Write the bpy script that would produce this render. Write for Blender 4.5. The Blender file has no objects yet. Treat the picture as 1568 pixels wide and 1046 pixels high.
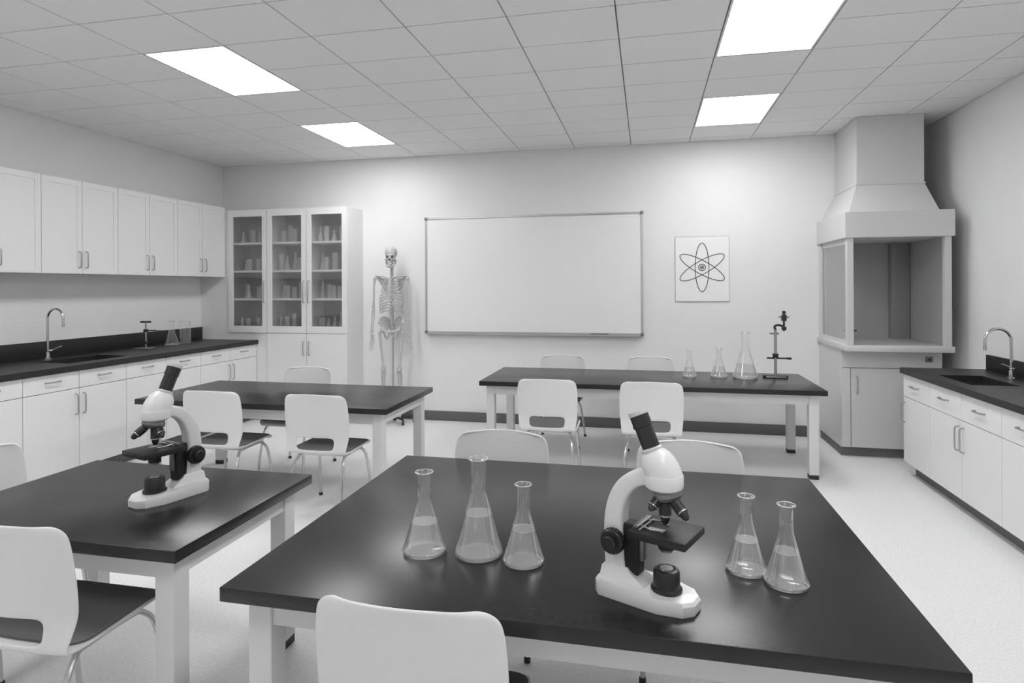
import bpy, bmesh, math, random
from mathutils import Vector, Matrix
random.seed(7)
S=bpy.context.scene
rad=math.radians

# ------------------------------------------------------------------ materials
def newmat(name):
    m=bpy.data.materials.new(name); m.use_nodes=True
    nt=m.node_tree; nt.nodes.clear()
    out=nt.nodes.new('ShaderNodeOutputMaterial')
    return m,nt,out
def g3(v): return (v,v,v,1)
def pm(name,col,rough=0.5,metal=0.0,noise=0.0,nscale=40,bump=0.0,bscale=200,spec=0.5,coat=0.0):
    m,nt,out=newmat(name)
    b=nt.nodes.new('ShaderNodeBsdfPrincipled')
    b.inputs['Base Color'].default_value=g3(col)
    b.inputs['Roughness'].default_value=rough
    b.inputs['Metallic'].default_value=metal
    b.inputs['Specular IOR Level'].default_value=spec
    b.inputs['Coat Weight'].default_value=coat
    tc=nt.nodes.new('ShaderNodeTexCoord')
    n=nt.nodes.new('ShaderNodeTexNoise'); n.inputs['Scale'].default_value=nscale; n.inputs['Detail'].default_value=4
    nt.links.new(tc.outputs['Object'],n.inputs['Vector'])
    r=nt.nodes.new('ShaderNodeMapRange')
    r.inputs['From Min'].default_value=0.3; r.inputs['From Max'].default_value=0.7
    r.inputs['To Min'].default_value=col*(1-noise); r.inputs['To Max'].default_value=min(1,col*(1+noise))
    nt.links.new(n.outputs['Fac'],r.inputs['Value'])
    nt.links.new(r.outputs['Result'],b.inputs['Base Color'])
    if bump>0:
        n2=nt.nodes.new('ShaderNodeTexNoise'); n2.inputs['Scale'].default_value=bscale; n2.inputs['Detail'].default_value=3
        nt.links.new(tc.outputs['Object'],n2.inputs['Vector'])
        bp=nt.nodes.new('ShaderNodeBump'); bp.inputs['Strength'].default_value=bump; bp.inputs['Distance'].default_value=0.002
        nt.links.new(n2.outputs['Fac'],bp.inputs['Height']); nt.links.new(bp.outputs['Normal'],b.inputs['Normal'])
    nt.links.new(b.outputs['BSDF'],out.inputs['Surface'])
    return m
def glassmat(name,diff=0.06,edge=0.75,power=2.2,dcol=0.9,base=0.04):
    m,nt,out=newmat(name)
    tr=nt.nodes.new('ShaderNodeBsdfTransparent'); tr.inputs['Color'].default_value=g3(0.97)
    df=nt.nodes.new('ShaderNodeBsdfDiffuse'); df.inputs['Color'].default_value=g3(dcol)
    gl=nt.nodes.new('ShaderNodeBsdfGlossy'); gl.inputs['Color'].default_value=g3(0.95); gl.inputs['Roughness'].default_value=0.04
    m1=nt.nodes.new('ShaderNodeMixShader'); m1.inputs[0].default_value=diff
    nt.links.new(tr.outputs[0],m1.inputs[1]); nt.links.new(df.outputs[0],m1.inputs[2])
    lw=nt.nodes.new('ShaderNodeLayerWeight'); lw.inputs['Blend'].default_value=0.5
    pw=nt.nodes.new('ShaderNodeMath'); pw.operation='POWER'; pw.inputs[1].default_value=power
    ml=nt.nodes.new('ShaderNodeMath'); ml.operation='MULTIPLY_ADD'; ml.inputs[1].default_value=edge; ml.inputs[2].default_value=base
    nt.links.new(lw.outputs['Facing'],pw.inputs[0]); nt.links.new(pw.outputs[0],ml.inputs[0])
    m2=nt.nodes.new('ShaderNodeMixShader')
    nt.links.new(ml.outputs[0],m2.inputs[0]); nt.links.new(m1.outputs[0],m2.inputs[1]); nt.links.new(gl.outputs[0],m2.inputs[2])
    nt.links.new(m2.outputs[0],out.inputs['Surface'])
    return m
def emis(name,s):
    m,nt,out=newmat(name)
    e=nt.nodes.new('ShaderNodeEmission'); e.inputs['Strength'].default_value=s; e.inputs['Color'].default_value=g3(1)
    nt.links.new(e.outputs[0],out.inputs['Surface']); return m

M_WALL=pm('wall_paint',0.84,0.85,noise=0.012,nscale=3,bump=0.15,bscale=300)
M_TILE=pm('ceiling_tile',0.90,0.95,noise=0.08,nscale=200,bump=0.35,bscale=300)
M_GRID=pm('ceiling_recess',0.40,0.8)
M_FLOOR=pm('vinyl_floor',0.84,0.42,noise=0.07,nscale=80,bump=0.3,bscale=60)
M_BASEB=pm('rubber_baseboard',0.13,0.6)
M_TOP=pm('black_resin_top',0.019,0.26,noise=0.06,nscale=60,bump=0.05,bscale=500,spec=0.42)
M_CTOP=pm('counter_resin',0.024,0.4,noise=0.1,nscale=60,spec=0.4)
M_LEG=pm('painted_table_frame',0.72,0.45,noise=0.01)
M_CAB=pm('cabinet_laminate',0.81,0.5,noise=0.01)
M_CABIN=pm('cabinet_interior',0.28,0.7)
M_GAP=pm('cabinet_gap',0.22,0.8)
M_TOE=pm('toe_kick',0.16,0.7)
M_CHR=pm('chrome',0.62,0.18,metal=1.0)
M_STEEL=pm('brushed_steel',0.45,0.35,metal=1.0)
M_PLAS=pm('white_chair_plastic',0.78,0.38,noise=0.01)
M_PAD=pm('grey_seat_pad',0.15,0.55)
M_BLK=pm('black_plastic',0.020,0.32)
M_STG=pm('matt_black_stage',0.020,0.45,spec=0.3)
M_BLK2=pm('black_rubber',0.03,0.6)
M_WHT=pm('white_enamel',0.80,0.3,coat=0.2)
M_LGR=pm('light_grey_plastic',0.6,0.35)
M_MGR=pm('mid_grey_metal',0.22,0.38,metal=0.6)
M_BOARD=pm('whiteboard_surface',0.88,0.22,noise=0.004)
M_ALU=pm('aluminium_frame',0.55,0.35,metal=0.8)
M_EDGE=pm('poster_edge',0.42,0.7)
M_PAPER=pm('poster_paper',0.88,0.8)
M_INK=pm('poster_ink',0.05,0.8)
M_BONE=pm('bone_plastic',0.54,0.5,noise=0.08,nscale=30)
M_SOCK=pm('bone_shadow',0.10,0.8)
M_HOOD=pm('hood_enamel',0.66,0.45,noise=0.01)
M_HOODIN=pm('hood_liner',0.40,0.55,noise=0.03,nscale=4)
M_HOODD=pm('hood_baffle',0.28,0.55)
M_GLASS=glassmat('thin_glass',diff=0.08,edge=0.90,power=2.0)
M_WATER=glassmat('clear_liquid',diff=0.16,edge=0.5,power=2.0,dcol=0.8,base=0.08)
M_PANE=glassmat('cabinet_pane',diff=0.06,edge=0.6,power=3,dcol=0.5,base=0.06)
M_WARE=glassmat('shelf_glassware',diff=0.30,edge=0.6,power=1.6,dcol=0.9)
M_LAMP=emis('light_diffuser',13.5)

# ------------------------------------------------------------------ builder
class MB:
    def __init__(s):
        s.bm=bmesh.new(); s.mats=[]; s.M=Matrix.Identity(4)
    def mi(s,m):
        if m not in s.mats: s.mats.append(m)
        return s.mats.index(m)
    def v(s,c): return s.bm.verts.new(s.M@Vector(c))
    def f(s,vs,mi):
        try:
            fc=s.bm.faces.new(vs); fc.material_index=mi; fc.smooth=True; return fc
        except ValueError: return None
    def box(s,lo,hi,mat,bevel=0.0,seg=2):
        mi=s.mi(mat)
        x0,y0,z0=[min(a,b) for a,b in zip(lo,hi)]; x1,y1,z1=[max(a,b) for a,b in zip(lo,hi)]
        V=[s.v(c) for c in [(x0,y0,z0),(x1,y0,z0),(x1,y1,z0),(x0,y1,z0),(x0,y0,z1),(x1,y0,z1),(x1,y1,z1),(x0,y1,z1)]]
        F=[s.f([V[i] for i in q],mi) for q in [(3,2,1,0),(4,5,6,7),(0,1,5,4),(1,2,6,5),(2,3,7,6),(3,0,4,7)]]
        if bevel>0:
            es=set(e for f in F for e in f.edges)
            r=bmesh.ops.bevel(s.bm,geom=list(es),offset=bevel,segments=seg,affect='EDGES',profile=0.5,material=mi)
            for fc in r['faces']: fc.material_index=mi; fc.smooth=True
    def cbox(s,c,size,mat,bevel=0.0,seg=2):
        s.box([c[i]-size[i]/2 for i in range(3)],[c[i]+size[i]/2 for i in range(3)],mat,bevel,seg)
    def loft(s,rings,mat,cap=True,closed=False):
        mi=s.mi(mat); R=[[s.v(c) for c in r] for r in rings]; n=len(R[0])
        m=len(R)
        for i in range(m if closed else m-1):
            a=R[i]; b=R[(i+1)%m]
            for j in range(n): s.f([a[j],a[(j+1)%n],b[(j+1)%n],b[j]],mi)
        if cap and not closed:
            s.f(list(reversed(R[0])),mi); s.f(R[-1],mi)
    def tube(s,pts,r,mat,seg=8,closed=False,cap=True):
        pts=[Vector(p) for p in pts]; n=len(pts)
        if not hasattr(r,'__len__'): r=[r]*n
        tang=[]
        for i in range(n):
            if closed: t=pts[(i+1)%n]-pts[i-1]
            elif i==0: t=pts[1]-pts[0]
            elif i==n-1: t=pts[-1]-pts[-2]
            else: t=(pts[i+1]-pts[i]).normalized()+(pts[i]-pts[i-1]).normalized()
            if t.length<1e-9: t=Vector((0,0,1))
            tang.append(t.normalized())
        up=Vector((0,0,1)) if abs(tang[0].z)<0.9 else Vector((1,0,0))
        nrm=tang[0].cross(up).normalized(); rings=[]
        for i in range(n):
            nrm=(nrm-tang[i]*nrm.dot(tang[i])).normalized(); bn=tang[i].cross(nrm)
            rings.append([pts[i]+(nrm*math.cos(a)+bn*math.sin(a))*r[i] for a in [2*math.pi*k/seg for k in range(seg)]])
        s.loft(rings,mat,cap=cap,closed=closed)
    def cyl(s,p0,p1,r0,mat,r1=None,seg=20):
        s.tube([p0,p1],[r0,r0 if r1 is None else r1],mat,seg)
    def lathe(s,prof,mat,seg=28,o=(0,0,0)):
        mi=s.mi(mat); R=[]
        for r,z in prof:
            if r<1e-6: R.append([s.v((o[0],o[1],o[2]+z))])
            else: R.append([s.v((o[0]+r*math.cos(2*math.pi*k/seg),o[1]+r*math.sin(2*math.pi*k/seg),o[2]+z)) for k in range(seg)])
        for a,b in zip(R[:-1],R[1:]):
            for j in range(seg):
                k=(j+1)%seg
                if len(a)==1 and len(b)==1: continue
                if len(a)==1: s.f([a[0],b[k],b[j]],mi)
                elif len(b)==1: s.f([a[j],a[k],b[0]],mi)
                else: s.f([a[j],a[k],b[k],b[j]],mi)
    def ell(s,c,r,mat,seg=16,rings=10):
        old=s.M; s.M=old@Matrix.Translation(c)@Matrix.Diagonal((r[0],r[1],r[2],1))
        s.lathe([(math.sin(math.pi*i/rings),-math.cos(math.pi*i/rings)) for i in range(rings+1)],mat,seg)
        s.M=old
    def finish(s,name,loc=(0,0,0),rz=0,world=False,parent=None,sharp=32):
        if world: bmesh.ops.translate(s.bm,verts=s.bm.verts[:],vec=-Vector(loc))
        bmesh.ops.recalc_face_normals(s.bm,faces=s.bm.faces[:])
        me=bpy.data.meshes.new(name); s.bm.to_mesh(me); s.bm.free()
        for m in s.mats: me.materials.append(m)
        me.set_sharp_from_angle(angle=rad(sharp))
        o=bpy.data.objects.new(name,me); S.collection.objects.link(o)
        o.location=loc; o.rotation_euler=(0,0,rz)
        if parent: o.parent=parent
        return o
def inst(src,name,loc,rz=0):
    o=bpy.data.objects.new(name,src.data); S.collection.objects.link(o); o.location=loc; o.rotation_euler=(0,0,rz); return o
def smooth_path(P,n=6):
    P=[Vector(p) for p in P]; out=[]
    for i in range(len(P)-1):
        p0=P[max(i-1,0)];p1=P[i];p2=P[i+1];p3=P[min(i+2,len(P)-1)]
        for k in range(n):
            t=k/n
            out.append(0.5*((2*p1)+(p2-p0)*t+(2*p0-5*p1+4*p2-p3)*t*t+(3*p1-p0-3*p2+p3)*t**3))
    out.append(P[-1]); return out

# ------------------------------------------------------------------ room
XL,XR,YF,YB,ZC=-5.4,2.75,-1.6,7.0,3.18
def simple(name,lo,hi,mat,bevel=0):
    b=MB(); b.box(lo,hi,mat,bevel)
    c=[(lo[i]+hi[i])/2 for i in range(3)]
    return b.finish(name,c,world=True)
simple('floor',(XL-.15,YF-.15,-.1),(XR+.15,YB+.15,0),M_FLOOR)
simple('wall_back',(XL-.15,YB,0),(XR+.15,YB+.15,ZC+.1),M_WALL)
simple('wall_front',(XL-.15,YF-.15,0),(XR+.15,YF,ZC+.1),M_WALL)
simple('wall_left',(XL-.15,YF,0),(XL,YB,ZC+.1),M_WALL)
simple('wall_right',(XR,YF,0),(XR+.15,YB,ZC+.1),M_WALL)
simple('baseboard_back',(-3.41,YB-.014,0),(1.75,YB,.115),M_BASEB,.003)
simple('baseboard_front',(XL,YF,0),(XR,YF+.014,.115),M_BASEB,.003)
simple('baseboard_right',(XR-.014,YF+.02,0),(XR,1.0,.115),M_BASEB,.003)
simple('baseboard_left',(XL,YF+.02,0),(XL+.014,1.4,.115),M_BASEB,.003)
# ceiling
xs=sorted([-.167+.63*k for k in range(-9,6) if XL<-.167+.63*k<XR]); xs=[XL]+xs+[XR]
ys=sorted([5.4+.475*k for k in range(-16,5) if YF<5.4+.475*k<YB]); ys=[YF]+ys+[YB]
cols=[(-3.317,-2.687),(.463,1.093)]
rows=[(5.4,6.35),(3.5,4.45),(1.6,2.55),(-.3,.65)]  # last two rows are out of view, added as extra panels for lighting
b=MB(); b.box((XL-.15,YF-.15,ZC+.02),(XR+.15,YB+.15,ZC+.15),M_GRID)
for i in range(len(xs)-1):
    for j in range(len(ys)-1):
        cx=(xs[i]+xs[i+1])/2; cy=(ys[j]+ys[j+1])/2
        if any(c0<cx<c1 for c0,c1 in cols) and any(r0<cy<r1 for r0,r1 in rows): continue
        if xs[i+1]-xs[i]<.03 or ys[j+1]-ys[j]<.03: continue
        g=.0045
        b.box((xs[i]+g,ys[j]+g,ZC),(xs[i+1]-g,ys[j+1]-g,ZC+.02),M_TILE)
b.finish('ceiling',(0,0,ZC),world=True)
src=None
for c0,c1 in cols:
    for r0,r1 in rows:
        cx=(c0+c1)/2; cy=(r0+r1)/2; hx=(c1-c0)/2-.006; hy=(r1-r0)/2-.006
        if src is None:
            b=MB(); b.box((-hx+.012,-hy+.012,.004),(hx-.012,hy-.012,.012),M_LAMP)
            for q in [((-hx,-hy,0),(hx,-hy+.012,.019)),((-hx,hy-.012,0),(hx,hy,.019)),((-hx,-hy+.012,0),(-hx+.012,hy-.012,.019)),((hx-.012,-hy+.012,0),(hx,hy-.012,.019))]:
                b.box(q[0],q[1],M_CAB)
            src=b.finish('ceiling_light_panel',(cx,cy,ZC))
        else: inst(src,'ceiling_light_panel',(cx,cy,ZC))

# ------------------------------------------------------------------ cabinets
def P(d,pl):
    if d=='+x': return lambda a,o,z:(pl+o,a,z)
    if d=='-x': return lambda a,o,z:(pl-o,a,z)
    if d=='-y': return lambda a,o,z:(a,pl-o,z)
def panel(b,p,a0,a1,z0,z1,mat,shaker=False,t=.018,gap=.0025):
    a0+=gap;a1-=gap;z0+=gap;z1-=gap
    if not shaker: b.box(p(a0,0,z0),p(a1,t,z1),mat,.0015,1)
    else:
        b.box(p(a0+.01,0,z0+.01),p(a1-.01,t-.006,z1-.01),mat)
        w=.05
        for q in [(a0,a1,z0,z0+w),(a0,a1,z1-w,z1),(a0,a0+w,z0+w,z1-w),(a1-w,a1,z0+w,z1-w)]:
            b.box(p(q[0],0,q[2]),p(q[1],t,q[3]),mat)
def bow(b,p,a,z,L,vert=True,out=.018,d=.028,r=.0055):
    if vert: pts=[p(a,out-.002,z-L/2),p(a,out+d*.8,z-L/2+.004),p(a,out+d,z-L/2+.02),p(a,out+d,z+L/2-.02),p(a,out+d*.8,z+L/2-.004),p(a,out-.002,z+L/2)]
    else: pts=[p(a-L/2,out-.002,z),p(a-L/2+.004,out+d*.8,z),p(a-L/2+.02,out+d,z),p(a+L/2-.02,out+d,z),p(a+L/2-.004,out+d*.8,z),p(a+L/2,out-.002,z)]
    b.tube(pts,r,M_STEEL,8)

ZU0,ZU1=1.735,2.585
y=6.595
while y>1.6:
    y0=y-.78
    b=MB(); p=P('+x',-5.07)
    b.box((XL+.002,y0+.001,ZU0),(-5.07,y-.001,ZU1),M_CAB)
    b.box((XL+.02,y0+.004,ZU0+.004),(-5.0695,y-.004,ZU1-.004),M_GAP)
    m=(y+y0)/2
    panel(b,p,y0,m,ZU0,ZU1,M_CAB,True); panel(b,p,m,y,ZU0,ZU1,M_CAB,True)
    bow(b,p,m-.035,ZU0+.13,.15); bow(b,p,m+.035,ZU0+.13,.15)
    b.finish('wall_cabinet',(XL+.17,m,ZU0),world=True)
    y=y0

def counter(name,d,wallx,frontx,ytop0,ytop1,zt,units,zdr,sink,back_h):
    sgn=1 if d=='+x' else -1
    b=MB(); wallx=wallx+sgn*.002; fx=frontx-sgn*.045; p=P(d,fx)
    sx0,sx1,sy0,sy1=sink; w=.008; zb=zt-.20
    b.box((wallx,ytop0,.11),(fx,ytop1,zb-w-.002),M_CAB)
    cx0,cx1=min(wallx,fx),max(wallx,fx)
    for q in [(cx0,ytop0,cx1,sy0-w),(cx0,sy1+w,cx1,ytop1),(cx0,sy0-w,sx0-w,sy1+w),(sx1+w,sy0-w,cx1,sy1+w)]:
        b.box((q[0],q[1],zb-w-.002),(q[2],q[3],zt-.045),M_CAB)
    b.box((wallx,ytop0+.02,0),(fx-sgn*.07,ytop1-.01,.112),M_TOE)
    b.box((fx-sgn*.0001,ytop0+.01,.115),(fx+sgn*.0008,ytop1-.01,zt-.05),M_GAP)
    for i in range(len(units)-1):
        a0,a1=units[i],units[i+1]
        panel(b,p,a0,a1,zdr,zt-.05,M_CAB); bow(b,p,(a0+a1)/2,(zdr+zt-.05)/2+.01,.12,vert=False)
        panel(b,p,a0,a1,.11,zdr,M_CAB)
        ha=a1-.035 if i%2==0 else a0+.035
        bow(b,p,ha,zdr-.13,.17)
    X0,X1=min(wallx,frontx),max(wallx,frontx)
    z0,z1=zt-.045,zt
    b.box((X0,ytop0,z0),(X1,sy0,z1),M_CTOP); b.box((X0,sy1,z0),(X1,ytop1,z1),M_CTOP)
    b.box((X0,sy0,z0),(sx0,sy1,z1),M_CTOP); b.box((sx1,sy0,z0),(X1,sy1,z1),M_CTOP)
    b.box((sx0-w,sy0-w,zb-w),(sx1+w,sy1+w,zb),M_BLK2)
    for q in [((sx0-w,sy0-w,zb),(sx0,sy1+w,z0)),((sx1,sy0-w,zb),(sx1+w,sy1+w,z0)),((sx0,sy0-w,zb),(sx1,sy0,z0)),((sx0,sy1,zb),(sx1,sy1+w,z0))]:
        b.box(q[0],q[1],M_BLK2)
    b.lathe([(0,.001),(.035,.001),(.035,.003),(.025,.002),(0,.002)],M_STEEL,20,((sx0+sx1)/2,(sy0+sy1)/2,zb))
    b.box((wallx,ytop0,zt),(wallx+sgn*.02,ytop1,zt+back_h),M_CTOP,.002)
    return b.finish(name,((X0+X1)/2,(ytop0+ytop1)/2,0),world=True)
ul=[6.595-.475*k for k in range(11)][::-1]
counter('lab_counter','+x',XL,-4.60,ul[0],6.595,.97,ul,.775,(-5.12,-4.76,4.25,4.85),.15)
ur=[5.78-.49*k for k in range(10)][::-1]
counter('lab_counter','-x',XR,2.09,ur[0],5.78,.90,ur,.66,(2.2,2.50,4.85,5.35),.12)

# tall glass door cabinet
b=MB(); Yf=6.6; xa,xb,xc,xd=-5.0,-4.47,-3.945,-3.42; p=P('-y',Yf); XW=XL+.002; YW=YB-.002
b.box((XW,Yf+.02,0),(xd-.02,YW,.10),M_TOE)
b.box((XW,Yf,.10),(xd,YW,1.09),M_CAB)
b.box((XW,Yf,1.09),(xa,YW,2.55),M_CAB)
b.box((xd-.02,Yf,1.09),(xd,YW,2.5),M_CAB)
b.box((xa,Yf,2.5),(xd,YW,2.55),M_CAB)
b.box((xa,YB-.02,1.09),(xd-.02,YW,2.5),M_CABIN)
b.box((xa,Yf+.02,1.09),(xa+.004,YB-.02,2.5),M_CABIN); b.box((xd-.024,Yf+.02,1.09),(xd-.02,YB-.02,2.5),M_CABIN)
for xm in (xb,xc): b.box((xm-.012,Yf+.002,1.09),(xm+.012,YB-.02,2.5),M_CAB)
shelves=[1.46,1.80,2.14]
for z in shelves: b.box((xa+.004,Yf+.012,z-.012),(xd-.024,YB-.02,z+.012),M_CAB)
fr=.062
for i,(a0,a1) in enumerate([(xa,xb),(xb,xc),(xc,xd)]):
    g=.003; a0+=g;a1-=g; z0,z1=1.06,2.545
    b.box(p(a0,0.001,z0),p(a0+fr,.02,z1),M_CAB); b.box(p(a1-fr,0.001,z0),p(a1,.02,z1),M_CAB)
    b.box(p(a0+fr,0.001,z0),p(a1-fr,.02,z0+.08),M_CAB); b.box(p(a0+fr,0.001,z1-.08),p(a1-fr,.02,z1),M_CAB)
    b.box(p(a0+fr-.003,.006,z0+.07),p(a1-fr+.003,.010,z1-.07),M_PANE)
    bow(b,p,(a1-.03 if i in(0,1) else a0+.03),1.55,.26,out=.02)
b.box((xb-.004,Yf-.0008,.12),(xd-.004,Yf+.001,1.05),M_GAP)
panel(b,p,xb,xc,.11,1.055,M_CAB); panel(b,p,xc,xd,.11,1.055,M_CAB)
bow(b,p,xc-.035,.88,.16); bow(b,p,xc+.035,.88,.16)
for zi,z in enumerate([1.09]+shelves):
    zz=z+(.012 if zi else 0)
    for (a0,a1) in [(xa,xb),(xb,xc),(xc,xd)]:
        x=a0+.10
        while x<a1-.07:
            r=random.uniform(.028,.04); h=random.uniform(.13,.22)
            kind=random.random(); yy=Yf+.1+random.uniform(0,.1)
            if kind<.6: b.lathe([(0,.002),(r,.002),(r,h),(r*1.06,h+.004)],M_WARE,12,(x,yy,zz))
            else: b.lathe([(0,.002),(r*1.2,.002),(r*1.2,.02),(r*.4,h*.7),(r*.4,h),(r*.5,h+.004)],M_WARE,12,(x,yy,zz))
            x+=random.uniform(.075,.105)
b.finish('glass_door_cabinet',(-4.4,6.8,0),world=True)

# ------------------------------------------------------------------ faucets
def faucet(name,loc,h,R,rz):
    b=MB()
    b.lathe([(0,0),(.03,0),(.03,.008),(.018,.016),(.016,.06),(.012,.065)],M_CHR,20)
    pts=[(0,0,.02),(0,0,h-R)]+[(R-R*math.cos(a),0,h-R+R*math.sin(a)) for a in [math.pi*k/12 for k in range(1,13)]]+[(2*R,0,h-R-.05)]
    b.tube(pts,.0105,M_CHR,12)
    b.cyl((2*R,0,h-R-.075),(2*R,0,h-R-.045),.0125,M_CHR)
    b.cyl((0,0,.075),(.0,.045,.075),.012,M_CHR); b.tube([(0,.04,.075),(.03,.05,.09),(.09,.055,.115)],[.007,.006,.005],M_CHR,8)
    return b.finish(name,loc,rz)
faucet('gooseneck_faucet',(-5.22,4.45,.971),.45,.085,0)
faucet('gooseneck_faucet',(2.62,5.2,.901),.37,.085,math.pi)

# ------------------------------------------------------------------ tables
def table(x0,x1,y0,y1,zt=.74):
    b=MB(); cx,cy=(x0+x1)/2,(y0+y1)/2; hx,hy=(x1-x0)/2,(y1-y0)/2
    b.box((-hx,-hy,zt-.042),(hx,hy,zt),M_TOP,.003,2)
    i=.055; w=.075; zb=zt-.042
    for sx in (-1,1):
        for sy in (-1,1):
            lx,ly=sx*(hx-i-w/2),sy*(hy-i-w/2)
            b.box((lx-w/2,ly-w/2,.035),(lx+w/2,ly+w/2,zb),M_LEG,.003,1)
            b.box((lx-w/2+.002,ly-w/2+.002,0),(lx+w/2-.002,ly+w/2-.002,.036),M_BLK2)
    for sy in (-1,1):
        ly=sy*(hy-i-.02); b.box((-hx+i+w,ly-.011,zb-.085),(hx-i-w,ly+.011,zb),M_LEG)
    for sx in (-1,1):
        lx=sx*(hx-i-.02); b.box((lx-.011,-hy+i+w,zb-.085),(lx+.011,hy-i-w,zb),M_LEG)
    return b.finish('lab_table',(cx,cy,0))
table(-1.205,.70,1.54,2.95)
table(-2.70,-1.51,1.72,2.56)
table(-3.90,-1.80,4.03,5.0)
table(-1.50,1.43,5.4,6.4)

# ------------------------------------------------------------------ chairs
def chair_meshes():
    W=1.10
    prof=[(.225,.415,.165),(.215,.432,.190),(.19,.442,.205),(.12,.444,.213),(.04,.440,.215),(-.04,.437,.215),(-.11,.434,.213),
          (-.165,.433,.210),(-.205,.438,.208),(-.225,.452,.208),(-.231,.472,.210),(-.235,.515,.215),(-.239,.560,.220),(-.243,.60,.224),(-.249,.66,.226),
          (-.256,.72,.225),(-.263,.78,.222),(-.269,.825,.216),(-.2735,.848,.205),(-.2755,.861,.190),(-.2765,.868,.166)]
    us=[-1,-.88,-.74,-.6,-.3,0,.3,.6,.74,.88,1]
    bm=bmesh.new(); V=[]
    for k,(y,z,hw) in enumerate(prof):
        row=[]
        bk=max(0,min(1,(z-.435)/.12)) if y<-.1 else 0
        for u in us:
            yy=y+bk*.055*u*u; zz=z+(1-bk)*(.010*u*u if y<.2 else 0)
            if z>.84: zz-=.006*u*u
            row.append(bm.verts.new((u*hw*W,yy,zz)))
        V.append(row)
    for k in range(len(prof)-1):
        for j in range(len(us)-1):
            if k in (10,11) and abs((us[j]+us[j+1])/2)<.6: continue
            f=bm.faces.new([V[k][j],V[k][j+1],V[k+1][j+1],V[k+1][j]]); f.smooth=True
    bmesh.ops.recalc_face_normals(bm,faces=bm.faces[:])
    sh=bpy.data.meshes.new('shell'); bm.to_mesh(sh); bm.free(); sh.materials.append(M_PLAS)
    b=MB()
    def rr(hx,hy,cy,z,r=.05,n=5):
        o=[]
        for (sx,sy,a0) in [(1,1,0),(-1,1,90),(-1,-1,180),(1,-1,270)]:
            for k in range(n+1):
                a=rad(a0+90*k/n); x=sx*(hx-r)+r*math.cos(a); y=cy+sy*(hy-r)+r*math.sin(a)
                o.append((x*W,y,z+.010*(x/.2)**2))
        return o
    b.loft([rr(.200,.18,.02,.443),rr(.202,.182,.02,.452),rr(.194,.174,.02,.459),rr(.17,.15,.02,.461)],M_PAD)
    pad=b.finish('seat_pad'); padm=pad.data; bpy.data.objects.remove(pad)
    b=MB()
    for sx in (-1,1):
        pts=smooth_path([(sx*.215,.235,.012),(sx*.195,.185,.32),(sx*.175,.14,.404),(sx*.17,.08,.417),(sx*.17,-.08,.414),(sx*.175,-.135,.400),(sx*.20,-.20,.30),(sx*.23,-.275,.012)],5)
        b.tube(pts,.0105,M_CHR,10)
        b.cyl((sx*.215,.236,0),(sx*.2145,.233,.022),.014,M_BLK2,seg=12); b.cyl((sx*.23,-.276,0),(sx*.2285,-.2725,.022),.014,M_BLK2,seg=12)
    b.tube([(-.17,.09,.414),(.17,.09,.414)],.009,M_CHR,8); b.tube([(-.17,-.09,.410),(.17,-.09,.410)],.009,M_CHR,8)
    lg=b.finish('leg_frame'); lgm=lg.data; bpy.data.objects.remove(lg)
    return sh,padm,lgm
CH=chair_meshes()
def chair(x,y,rz):
    e=bpy.data.objects.new('lab_chair',None); S.collection.objects.link(e); e.location=(x,y,0); e.rotation_euler=(0,0,rz)
    e.empty_display_size=.1
    for n,m in zip(('shell','seat_pad','leg_frame'),CH):
        o=bpy.data.objects.new(n,m); S.collection.objects.link(o); o.parent=e
        if n=='shell':
            so=o.modifiers.new('solid','SOLIDIFY'); so.thickness=.012; so.offset=-1
            su=o.modifiers.new('sub','SUBSURF'); su.levels=1; su.render_levels=2
chair(-.56,1.575,0)
chair(-2.0,1.78,0)
chair(-2.25,4.07,0)
chair(-3.08,4.07,0)
chair(-3.05,4.90,math.pi)
chair(-.785,5.06,0)
chair(.03,5.06,0)
chair(-.88,6.28,math.pi)
chair(.03,6.28,math.pi)
chair(-.72,2.80,math.pi)
chair(.19,2.76,math.pi)
chair(-2.78,2.18,-math.pi/2)

# ------------------------------------------------------------------ flasks
def flask(loc,h,r,fill=.4,name='erlenmeyer_flask'):
    b=MB(); rn=.31*r
    def rad_at(z):
        zs=.66*h
        if z<.04*h: return r
        if z<zs: return r+(rn-r)*((z-.04*h)/(zs-.04*h))**.93
        return rn
    prof=[(0,.002),(r*.9,.001),(r*.97,.004),(r,.012)]
    zc=.06*h
    while zc<.62*h: prof.append((rad_at(zc),zc)); zc+=.07*h
    prof+=[(rn*1.04,.66*h),(rn,.70*h),(rn,.95*h),(rn*1.12,.965*h),(rn*1.3,.98*h),(rn*1.32,.99*h),(rn*1.2,h)]
    b.lathe(prof,M_GLASS,40)
    b.tube([(rn*1.27*math.cos(a),rn*1.27*math.sin(a),h*.99) for a in [2*math.pi*k/32 for k in range(32)]],.0022,M_WARE,8,closed=True)
    if fill>0:
        lv=fill*h; pr=[(0,.006),(r*.93,.006),(r*.965,.014)]
        zc=.06*h
        while zc<lv: pr.append((rad_at(zc)*.965,zc)); zc+=.06*h
        rl=rad_at(lv)*.965
        pr+=[(rl,lv),(rl-.002,lv),(0,lv)]
        b.lathe(pr,M_WATER,40)
        b.tube([(rl*math.cos(a),rl*math.sin(a),lv) for a in [2*math.pi*k/40 for k in range(40)]],.0014,M_WARE,6,closed=True)
    return b.finish(name,loc,sharp=50)
ZT=.74
flask((-.71,1.885,ZT),.262,.071,.38)
flask((-.533,1.905,ZT),.310,.078,.43)
flask((-.38,1.877,ZT),.245,.065,.43)
flask((.289,1.956,ZT),.228,.060,.42)
flask((.388,1.89,ZT),.232,.061,.42)
flask((.39,6.02,ZT),.255,.066,.35)
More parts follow.
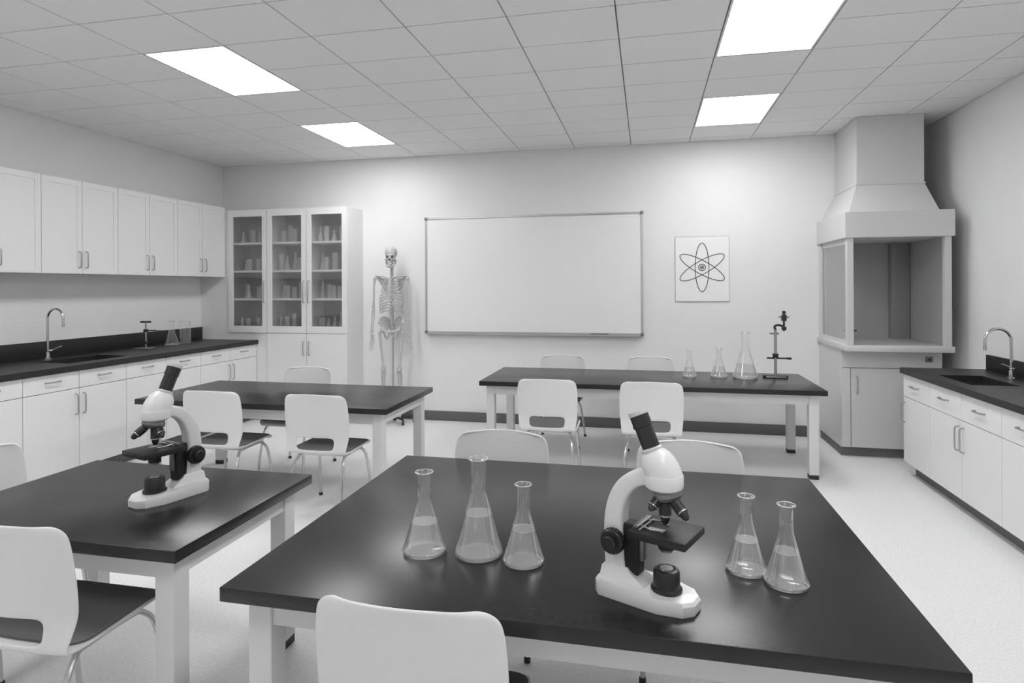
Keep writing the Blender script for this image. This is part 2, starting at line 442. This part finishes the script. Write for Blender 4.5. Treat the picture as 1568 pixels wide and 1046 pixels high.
flask((.66,6.06,ZT),.275,.078,.35)
flask((.89,6.03,ZT),.43,.112,.3)
flask((-5.12,5.80,.97),.27,.075,0)
b=MB(); b.lathe([(0,.002),(.055,.002),(.06,.008),(.056,.25),(.062,.258)],M_GLASS,28); b.finish('glass_beaker',(-5.12,6.0,.97))

# ------------------------------------------------------------------ lab stands
def stand(loc,h,rz):
    b=MB()
    b.box((-.09,-.06,0),(.09,.06,.014),M_MGR,.004)
    b.box((-.11,-.012,0),(.11,.012,.02),M_BLK,.003)
    b.cyl((0,0,.01),(0,0,h*.72),.013,M_STEEL); b.cyl((0,0,.3*h),(0,0,.36*h),.026,M_BLK)
    b.tube([(-.075,0,.29*h),(.13,0,.29*h)],.008,M_BLK,10); b.cyl((.12,0,.275*h),(.12,0,.305*h),.02,M_BLK)
    b.tube(smooth_path([(0,0,.72*h),(-.005,0,.77*h),(.03,0,.79*h),(.08,0,.76*h)]),.011,M_BLK,10)
    b.cbox((.075,0,.74*h),(.04,.035,.05*h),M_BLK,.004)
    b.cyl((.075,0,.70*h),(.075,0,h*.97),.009,M_BLK); b.cbox((.075,0,.90*h),(.045,.03,.10*h),M_BLK,.006)
    b.tube([(.03,0,.91*h),(.12,0,.91*h)],.007,M_MGR,8); b.ell((.075,0,h*.98),(.018,.018,.018),M_BLK)
    b.cyl((-.05,0,.66*h),(.03,0,.66*h),.008,M_MGR)
    return b.finish('ring_stand',loc,rz)
stand((1.17,6.12,ZT),.62,0)
def tapstand(loc):
    b=MB(); b.box((-.085,-.06,0),(.085,.06,.012),M_MGR,.004); b.cyl((0,0,.01),(0,0,.29),.009,M_STEEL)
    b.cbox((0,0,.19),(.04,.03,.03),M_BLK,.004); b.tube([(-.02,0,.19),(.10,0,.19)],.006,M_BLK,8)
    b.tube([(-.05,0,.28),(.05,0,.28)],.010,M_BLK,10); b.cyl((0,0,.05),(0,0,.08),.02,M_BLK)
    b.tube([(.10+.025*math.cos(a)+.025,.025*math.sin(a),.19) for a in [2*math.pi*k/20 for k in range(20)]],.004,M_STEEL,6,closed=True)
    b.finish('retort_stand',loc,.4)
tapstand((-5.1,5.42,.971))

# ------------------------------------------------------------------ microscope
def microscope_mesh():
    b=MB()
    fp=[(-.065,-.050),(-.050,-.066),(.125,-.070),(.190,-.050),(.212,-.022),(.212,.022),(.190,.050),(.125,.070),(-.050,.066),(-.065,.050)]
    def foot(k,zf,zbk):
        o=[]
        for x,y in fp:
            t=(x+.065)/.277; o.append((.065+(x-.065)*k,y*k,zbk+(zf-zbk)*t))
        return o
    b.loft([foot(.985,0,0),foot(1.0,.004,.004),foot(1.0,.027,.036),foot(.955,.036,.046)],M_WHT)
    b.loft([[(-.055,-.048,.038),(.09,-.040,.034),(.09,.040,.034),(-.055,.048,.038)],
            [(-.050,-.040,.075),(.030,-.032,.070),(.030,.032,.070),(-.050,.040,.075)],
            [(-.044,-.034,.082),(.022,-.026,.078),(.022,.026,.078),(-.044,.034,.082)]],M_WHT)
    path=smooth_path([(-.014,0,.045),(-.020,0,.11),(-.024,0,.18),(-.018,0,.240),(.003,0,.290),(.036,0,.322),(.075,0,.336),(.115,0,.338)],5)
    n=len(path); rings=[]
    for i,pt in enumerate(path):
        t=(path[min(i+1,n-1)]-path[max(i-1,0)]).normalized(); nr=Vector((t.z,0,-t.x)); f=i/(n-1)
        w=.034*(1-f)+.019*f; d=.030*(1-f)+.024*f
        rr=[]
        for k in range(24):
            a=2*math.pi*k/24; c,s_=math.cos(a),math.sin(a)
            rr.append(pt+nr*(w*math.copysign(abs(c)**.42,c))+Vector((0,d*math.copysign(abs(s_)**.42,s_),0)))
        rings.append(rr)
    b.loft(rings,M_WHT)
    b.box((.008,-.022,.060),(.052,.022,.20),M_STG,.003,1)
    b.box((.045,-.012,.10),(.062,.012,.19),M_MGR,.002)
    for sy in (-1,1):
        b.cyl((-.015,sy*.024,.150),(-.015,sy*.034,.150),.022,M_LGR,seg=28)
        b.tube([(-.015,sy*.030,.150),(-.015,sy*.033,.150),(-.015,sy*.052,.150),(-.015,sy*.055,.150)],[.031,.034,.034,.031],M_BLK,32)
        b.tube([(-.015,sy*.053,.150),(-.015,sy*.068,.150),(-.015,sy*.070,.150)],[.020,.020,.017],M_BLK,24)
        for k in range(24):
            a=2*math.pi*k/24; b.cyl((-.015+.034*math.cos(a),sy*.034,.150+.034*math.sin(a)),(-.015+.034*math.cos(a),sy*.051,.150+.034*math.sin(a)),.0018,M_BLK2,seg=5)
    b.box((.045,-.074,.183),(.205,.074,.203),M_STG,.002,2)
    b.box((.050,-.050,.203),(.066,.045,.212),M_MGR,.002); b.box((.085,-.035,.203),(.130,-.015,.2042),M_WARE)
    b.box((.07,-.060,.203),(.076,.04,.208),M_MGR,.001); b.tube([(.066,.02,.208),(.10,.03,.208),(.125,.018,.206)],.0022,M_STEEL,6)
    b.tube([(.066,-.03,.208),(.10,-.045,.208),(.125,-.03,.206)],.0022,M_STEEL,6)
    b.cyl((.125,0,.150),(.125,0,.188),.022,M_STG); b.cyl((.125,0,.142),(.125,0,.150),.016,M_MGR)
    b.cyl((.06,.05,.187),(.06,.05,.145),.010,M_STG)
    b.lathe([(0,.030),(.042,.030),(.042,.045),(.036,.050),(.035,.088),(.032,.094),(.024,.096),(.022,.092),(0,.092)],M_BLK,32,(.125,0,0))
    b.lathe([(0,.0925),(.021,.0925),(.018,.0975),(0,.099)],M_MGR,24,(.125,0,0))
    old=b.M
    b.M=Matrix.Translation((.128,0,.300))@Matrix.Rotation(rad(-14),4,'Y')
    b.lathe([(0,.022),(.036,.020),(.037,.006),(.040,.002),(.040,-.008),(.034,-.016),(.018,-.022),(0,-.023)],M_MGR,32)
    b.M=old
    def obj(p0,d,L,r):
        p0=Vector(p0); d=Vector(d).normalized()
        b.tube([p0,p0+d*L*.12,p0+d*L*.14,p0+d*L*.62,p0+d*L*.64,p0+d*L*.85,p0+d*L],[r,r,r*1.12,r*1.12,r*.9,r*.8,r*.45],M_BLK,20)
        b.tube([p0+d*L*.62,p0+d*L*.68],[r*1.15,r*1.15],M_STEEL,20)
    obj((.122,0,.285),(0,0,-1),.070,.0150)
    obj((.150,-.012,.288),(.75,-.25,-.62),.060,.0135)
    obj((.125,.024,.286),(.1,.75,-.65),.050,.0125)
    obj((.112,-.022,.288),(-.3,-.7,-.65),.040,.0120)
    b.lathe([(0,.310),(.044,.311),(.050,.316),(.0515,.322),(.0515,.346),(.049,.352),(0,.352)],M_WHT,40,(.120,0,0))
    ax=Vector((-.40,0,.917)).normalized()
    rings=[]
    for (t,r) in [(0,.0505),(.012,.0505),(.028,.050),(.042,.0475),(.054,.043),(.064,.036),(.071,.030),(.074,.0285)]:
        f=min(1,t/.045); d=(Vector((0,0,1))*(1-f)+ax*f).normalized()
        c=Vector((.120,0,.340))+Vector((-.40*t*(.35+.65*f)*1.15,0,t*.95))
        q=Vector((0,0,1)).rotation_difference(d).to_matrix()
        rings.append([c+q@Vector((r*math.cos(2*math.pi*k/40),r*.96*math.sin(2*math.pi*k/40),0)) for k in range(40)])
        last=c
    b.loft(rings,M_WHT)
    q=Vector((0,0,1)).rotation_difference(ax).to_matrix().to_4x4()
    b.M=Matrix.Translation(last-ax*.085)@q
    b.lathe([(.0275,.074),(.0300,.078),(.0300,.088),(.0250,.092)],M_LGR,32)
    b.lathe([(.0245,.085),(.0245,.150),(.0265,.152),(.0265,.184),(.022,.186)],M_BLK,32)
    b.lathe([(.0245,.183),(.0275,.184),(.0280,.191),(.0265,.196),(.020,.197),(.018,.192),(0,.191)],M_LGR,32)
    b.lathe([(0,.1925),(.0175,.1925)],M_BLK,24)
    b.M=old
    return b
m1=microscope_mesh().finish('microscope',(-.066,1.762,ZT),rad(-24),sharp=28)
m2=inst(m1,'microscope',(-1.905,2.235,ZT),rad(252.5)); m2.scale=(1.06,1.06,1.06)

# ------------------------------------------------------------------ whiteboard
b=MB(); x0,x1,z0,z1=-2.6,-.04,1.05,2.43; yb=YB
b.box((x0+.01,yb-.02,z0+.01),(x1-.01,yb-.003,z1-.01),M_BOARD)
w=.022
for q in [(x0,x1,z0,z0+w),(x0,x1,z1-w,z1),(x0,x0+w,z0+w,z1-w),(x1-w,x1,z0+w,z1-w)]:
    b.box((q[0],yb-.03,q[2]),(q[1],yb-.002,q[3]),M_ALU,.002,1)
for cx,cz in [(x0,z0),(x1,z0),(x0,z1),(x1,z1)]:
    b.cbox((cx+(.012 if cx==x0 else -.012),yb-.020,cz+(.012 if cz==z0 else -.012)),(.036,.034,.036),M_MGR,.005)
b.box((x0+.03,yb-.075,z0-.012),(x1-.03,yb-.02,z0-.004),M_ALU,.001,1); b.box((x0+.03,yb-.078,z0-.012),(x1-.03,yb-.072,z0+.006),M_ALU,.001,1)
b.box((-.62,yb-.068,z0-.004),(-.42,yb-.03,z0+.022),M_MGR,.004)
b.finish('whiteboard',((x0+x1)/2,yb-.02,(z0+z1)/2),world=True)
# poster
b=MB(); b.box((.305,yb-.010,1.425),(.875,yb-.002,2.14),M_EDGE); b.box((.310,yb-.012,1.430),(.870,yb-.0095,2.135),M_PAPER)
pc=Vector((.59,yb-.0125,1.80))
for ang in (0,60,-60):
    pts=[]
    for k in range(48):
        a=2*math.pi*k/48; ex,ez=.072*math.cos(a),.265*math.sin(a); c,s_=math.cos(rad(ang)),math.sin(rad(ang))
        pts.append(pc+Vector((ex*c-ez*s_,0,ex*s_+ez*c)))
    b.tube(pts,.0042,M_INK,6,closed=True)
for R in (.036,.017):
    b.tube([pc+Vector((R*math.cos(a),0,R*math.sin(a))) for a in [2*math.pi*k/24 for k in range(24)]],.0045,M_INK,6,closed=True)
b.ell(pc,(.008,.002,.008),M_INK,10,6)
b.finish('atom_poster',(.59,yb-.006,1.78),world=True)

# ------------------------------------------------------------------ fume hood
b=MB(); X0,X1=1.77,2.61; yb=YB-.002; p=P('-y',6.27)
b.box((X0+.01,6.30,0),(X1-.01,yb,.09),M_TOE)
b.box((X0,6.27,.085),(X1,yb,1.0),M_HOOD,.003,1)
b.box((X0+.03,6.2695,.1),(X1-.03,6.272,.86),M_GAP)
panel(b,p,X0+.0,X0+.08,.09,.83,M_HOOD); panel(b,p,X0+.08,X1-.12,.09,.83,M_HOOD); panel(b,p,X1-.12,X1,.09,.83,M_HOOD); panel(b,p,X0,X1,.83,.995,M_HOOD)
bow(b,p,X0+.13,.67,.16)
b.cbox((X1-.11,6.248,.92),(.06,.012,.05),M_MGR,.003); b.ell((X1-.11,6.24,.92),(.012,.01,.012),M_BLK,10,6)
yf=6.06; ZH=2.025
b.box((X0-.02,yf,1.0),(X1+.02,yb,1.055),M_HOOD,.006,2)
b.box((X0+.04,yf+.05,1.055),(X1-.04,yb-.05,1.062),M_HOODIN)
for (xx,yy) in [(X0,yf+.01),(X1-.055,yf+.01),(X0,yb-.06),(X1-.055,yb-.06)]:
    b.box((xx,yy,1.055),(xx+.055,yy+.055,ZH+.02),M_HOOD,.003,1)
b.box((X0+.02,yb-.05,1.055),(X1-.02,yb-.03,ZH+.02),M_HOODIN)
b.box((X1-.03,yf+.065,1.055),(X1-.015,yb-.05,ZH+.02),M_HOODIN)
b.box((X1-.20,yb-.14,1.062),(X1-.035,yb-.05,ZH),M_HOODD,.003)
b.box((X0+.022,yf+.065,1.06),(X0+.028,yb-.06,ZH),M_PANE)
b.box((X0+.015,yf+.065,1.055),(X0+.035,yb-.06,1.09),M_HOOD); b.box((X0+.015,yf+.065,ZH-.05),(X0+.035,yb-.06,ZH),M_HOOD)
b.box((X0-.02,yf-.01,ZH),(X1+.02,yb,2.26),M_HOOD,.004,1)
def rect(x0,x1,y0,y1,z): return [(x0,y0,z),(x1,y0,z),(x1,y1,z),(x0,y1,z)]
b.loft([rect(X0+.02,X1-.09,yf+.02,yb,2.258),rect(1.93,2.50,6.33,yb,2.54)],M_HOOD)
b.box((1.93,6.33,2.538),(2.50,yb,ZC-.002),M_HOOD,.002,1)
b.box((1.922,6.322,2.535),(2.508,yb,2.548),M_HOOD)
b.cyl((X0+.13,6.5,1.06),(X0+.13,6.5,1.24),.008,M_BLK); b.tube([(X0+.09,6.5,1.16),(X0+.20,6.48,1.16)],.008,M_BLK,8); b.cyl((X0+.13,6.5,1.06),(X0+.13,6.5,1.075),.025,M_BLK)
b.finish('fume_hood',((X0+X1)/2,6.6,0),world=True)

# ------------------------------------------------------------------ skeleton
b=MB()
for k in range(5):
    a=2*math.pi*k/5+.3; ex,ey=.26*math.cos(a),.26*math.sin(a)
    ey=ey*.55
    b.tube([(0,.03,.085),(ex,ey+.03,.065)],[.018,.013],M_BLK,8); b.cyl((ex-.012,ey+.03,.028),(ex+.012,ey+.03,.028),.028,M_BLK,seg=14)
b.cyl((0,.10,.07),(0,.10,1.86),.010,M_CHR,seg=12); b.tube([(0,.03,.085),(0,.10,.085)],.016,M_BLK,8)
b.tube(smooth_path([(0,.10,1.85),(0,.09,1.92),(0,.05,1.95)]),.008,M_CHR,8)
b.ell((0,.012,2.005),(.073,.090,.080),M_BONE,20,14)
b.ell((0,-.035,1.945),(.058,.050,.062),M_BONE,16,10)
b.ell((0,-.070,1.975),(.050,.015,.012),M_BONE,12,6)
for sx in (-1,1):
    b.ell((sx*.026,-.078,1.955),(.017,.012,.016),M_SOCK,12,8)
    b.ell((sx*.050,-.050,1.925),(.014,.028,.010),M_BONE,10,6)
    b.tube(smooth_path([(sx*.052,-.005,1.925),(sx*.05,-.015,1.875),(sx*.032,-.060,1.845),(0,-.078,1.838)],4),[.012]*12+[.014],M_BONE,8)
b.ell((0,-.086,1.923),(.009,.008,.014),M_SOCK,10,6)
b.box((-.026,-.086,1.885),(.026,-.06,1.899),M_BONE,.003); b.box((-.024,-.086,1.864),(.024,-.058,1.882),M_BONE,.003)
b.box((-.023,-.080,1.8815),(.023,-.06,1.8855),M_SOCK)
sp=smooth_path([(0,.03,1.93),(0,.025,1.85),(0,.045,1.74),(0,.075,1.60),(0,.07,1.42),(0,.035,1.28),(0,.045,1.18),(0,.07,1.10)],5)
b.tube(sp,.010,M_BONE,8)
for i in range(24):
    f=i/23*(len(sp)-1.001); k=int(f); pt=sp[k].lerp(sp[k+1],f-k); r=.013+.010*i/23
    b.lathe([(0,-.012),(r,-.011),(r*.85,0),(r,.011),(0,.012)],M_BONE,10,tuple(pt))
    b.tube([pt,pt+Vector((0,.035,-.012))],[.008,.003],M_BONE,6)
    b.tube([pt+Vector((-.028,.01,0)),pt+Vector((.028,.01,0))],.0045,M_BONE,6)
b.tube([(0,-.055,1.69),(0,-.075,1.62),(0,-.088,1.50),(0,-.09,1.43)],[.020,.013,.014,.006],M_BONE,8)
for i in range(12):
    f=i/11; zb=1.70-.035*i; wd=.075+.062*math.sin(min(1,f*1.25)*math.pi*.62); fr=-.062-.03*f; dz=-.045-.04*f
    for sx in (-1,1):
        pts=[(0,.065,zb),(sx*wd*.55,.092,zb+.006),(sx*wd*.97,.045,zb-.02),(sx*wd,-.01,zb+dz*.6),(sx*wd*.8,fr*.8,zb+dz)]
        if i<7: pts.append((sx*.015,fr-.008,max(1.43,zb+dz+.005+.012*i)))
        elif i<10: pts+= [(sx*wd*.5,fr*.95,zb+dz+.03),(sx*.03,-.088,1.44-.008*(i-7))]
        else: pts=pts[:3+(11-i)]
        b.tube(smooth_path(pts,4),.0058,M_BONE,6)
for sx in (-1,1):
    b.tube(smooth_path([(sx*.015,-.06,1.70),(sx*.08,-.055,1.725),(sx*.14,-.005,1.73),(sx*.185,.01,1.735)],4),.0085,M_BONE,8)
    b.loft([[(sx*.055,.10,1.70),(sx*.175,.05,1.725),(sx*.165,.055,1.68),(sx*.08,.11,1.53)],[(sx*.055,.108,1.70),(sx*.175,.06,1.725),(sx*.165,.065,1.68),(sx*.08,.118,1.53)]],M_BONE)
    b.tube([(sx*.06,.11,1.675),(sx*.185,.03,1.735)],.007,M_BONE,6)
    b.ell((sx*.192,.012,1.70),(.024,.024,.024),M_BONE,12,8)
    b.tube([(sx*.195,.012,1.70),(sx*.203,.012,1.62),(sx*.208,.015,1.44),(sx*.212,.015,1.37),(sx*.212,.015,1.34)],[.017,.012,.011,.019,.016],M_BONE,10)
    b.tube([(sx*.204,.018,1.355),(sx*.205,.01,1.25),(sx*.214,-.005,1.09),(sx*.214,-.006,1.065)],[.013,.008,.007,.009],M_BONE,8)
    b.tube([(sx*.222,.008,1.335),(sx*.226,0,1.25),(sx*.232,-.012,1.09),(sx*.232,-.014,1.06)],[.010,.007,.010,.013],M_BONE,8)
    b.ell((sx*.223,-.012,1.04),(.022,.013,.018),M_BONE,10,8)
    for k,(dx,L) in enumerate([(-.020,.15),(-.008,.172),(.005,.18),(.018,.165)]):
        base=Vector((sx*(.224+dx*.6),-.012,1.028)); tip=Vector((sx*(.226+dx*1.35),-.030,1.028-L))
        pp=[base.lerp(tip,t) for t in (0,.42,.48,.68,.73,.88,1)]
        b.tube(pp,[.006,.0045,.0068,.004,.0058,.0035,.003],M_BONE,6)
    b.tube([(sx*.206,-.018,1.035),(sx*.192,-.035,.985),(sx*.188,-.042,.95)],[.007,.0055,.004],M_BONE,6)
    il=[(sx*.03,.075,1.20),(sx*.06,.075,1.235),(sx*.105,.045,1.25),(sx*.138,-.005,1.225),(sx*.140,-.04,1.18),(sx*.105,-.035,1.11),(sx*.06,.03,1.09),(sx*.03,.065,1.12)]
    b.loft([il,[(x*1.0,y+.014,z-.004) for x,y,z in il]],M_BONE)
    b.tube([(sx*.03,.08,1.20),(sx*.06,.08,1.238),(sx*.105,.052,1.252),(sx*.14,0,1.225),(sx*.141,-.038,1.18)],.009,M_BONE,8)
    b.ell((sx*.098,-.005,1.10),(.033,.033,.035),M_BONE,12,8)
    b.tube(smooth_path([(sx*.085,-.02,1.10),(sx*.04,-.055,1.085),(0,-.06,1.075)],4),[.014]*8+[.013],M_BONE,8)
    b.tube(smooth_path([(sx*.09,.0,1.08),(sx*.07,.02,1.01),(sx*.045,-.005,1.0),(sx*.012,-.05,1.06)],4),.011,M_BONE,8)
    b.ell((sx*.098,-.005,1.095),(.024,.024,.024),M_BONE,12,8)
    b.tube([(sx*.098,-.005,1.095),(sx*.135,0,1.065),(sx*.132,0,1.01),(sx*.115,-.012,.85),(sx*.098,-.005,.69),(sx*.094,0,.635),(sx*.094,0,.61)],[.015,.022,.016,.0135,.015,.032,.028],M_BONE,12)
    b.ell((sx*.094,-.035,.63),(.02,.011,.022),M_BONE,10,8)
    b.tube([(sx*.092,0,.60),(sx*.090,0,.56),(sx*.088,.0,.40),(sx*.084,.012,.20),(sx*.084,.012,.165)],[.030,.020,.013,.012,.018],M_BONE,10)
    b.tube([(sx*.118,.018,.58),(sx*.112,.02,.40),(sx*.108,.02,.18),(sx*.108,.018,.15)],[.010,.006,.007,.011],M_BONE,8)
    b.ell((sx*.09,.022,.135),(.022,.035,.022),M_BONE,10,8)
    for k in range(5):
        ox=(k-2)*.014
        b.tube([(sx*(.092)+ox*.6,-.01,.138),(sx*.095+ox,-.09,.118),(sx*.097+ox*1.25,-.15,.108)],[.009,.0065,.005],M_BONE,6)
b.ell((0,.078,1.13),(.04,.018,.055),M_BONE,12,8)
b.finish('anatomical_skeleton',(-2.93,6.72,0),rad(12))

# ------------------------------------------------------------------ world, camera
w=bpy.data.worlds.new('World'); S.world=w; w.use_nodes=True
w.node_tree.nodes['Background'].inputs[0].default_value=g3(.8); w.node_tree.nodes['Background'].inputs[1].default_value=.5
cd=bpy.data.cameras.new('Camera'); cam=bpy.data.objects.new('Camera',cd); S.collection.objects.link(cam)
cd.sensor_width=36; cd.lens=939/1568*36; cd.shift_y=-84/1568; cd.clip_start=.05
cam.matrix_world=Matrix.Translation((0,0,1.6))@Matrix.Rotation(rad(12.4),4,'Z')@Matrix.Rotation(rad(90),4,'X')@Matrix.Rotation(rad(-.28),4,'Z')
S.camera=cam
S.view_settings.view_transform='Standard'; S.view_settings.look='None'; S.view_settings.exposure=0; S.view_settings.gamma=1
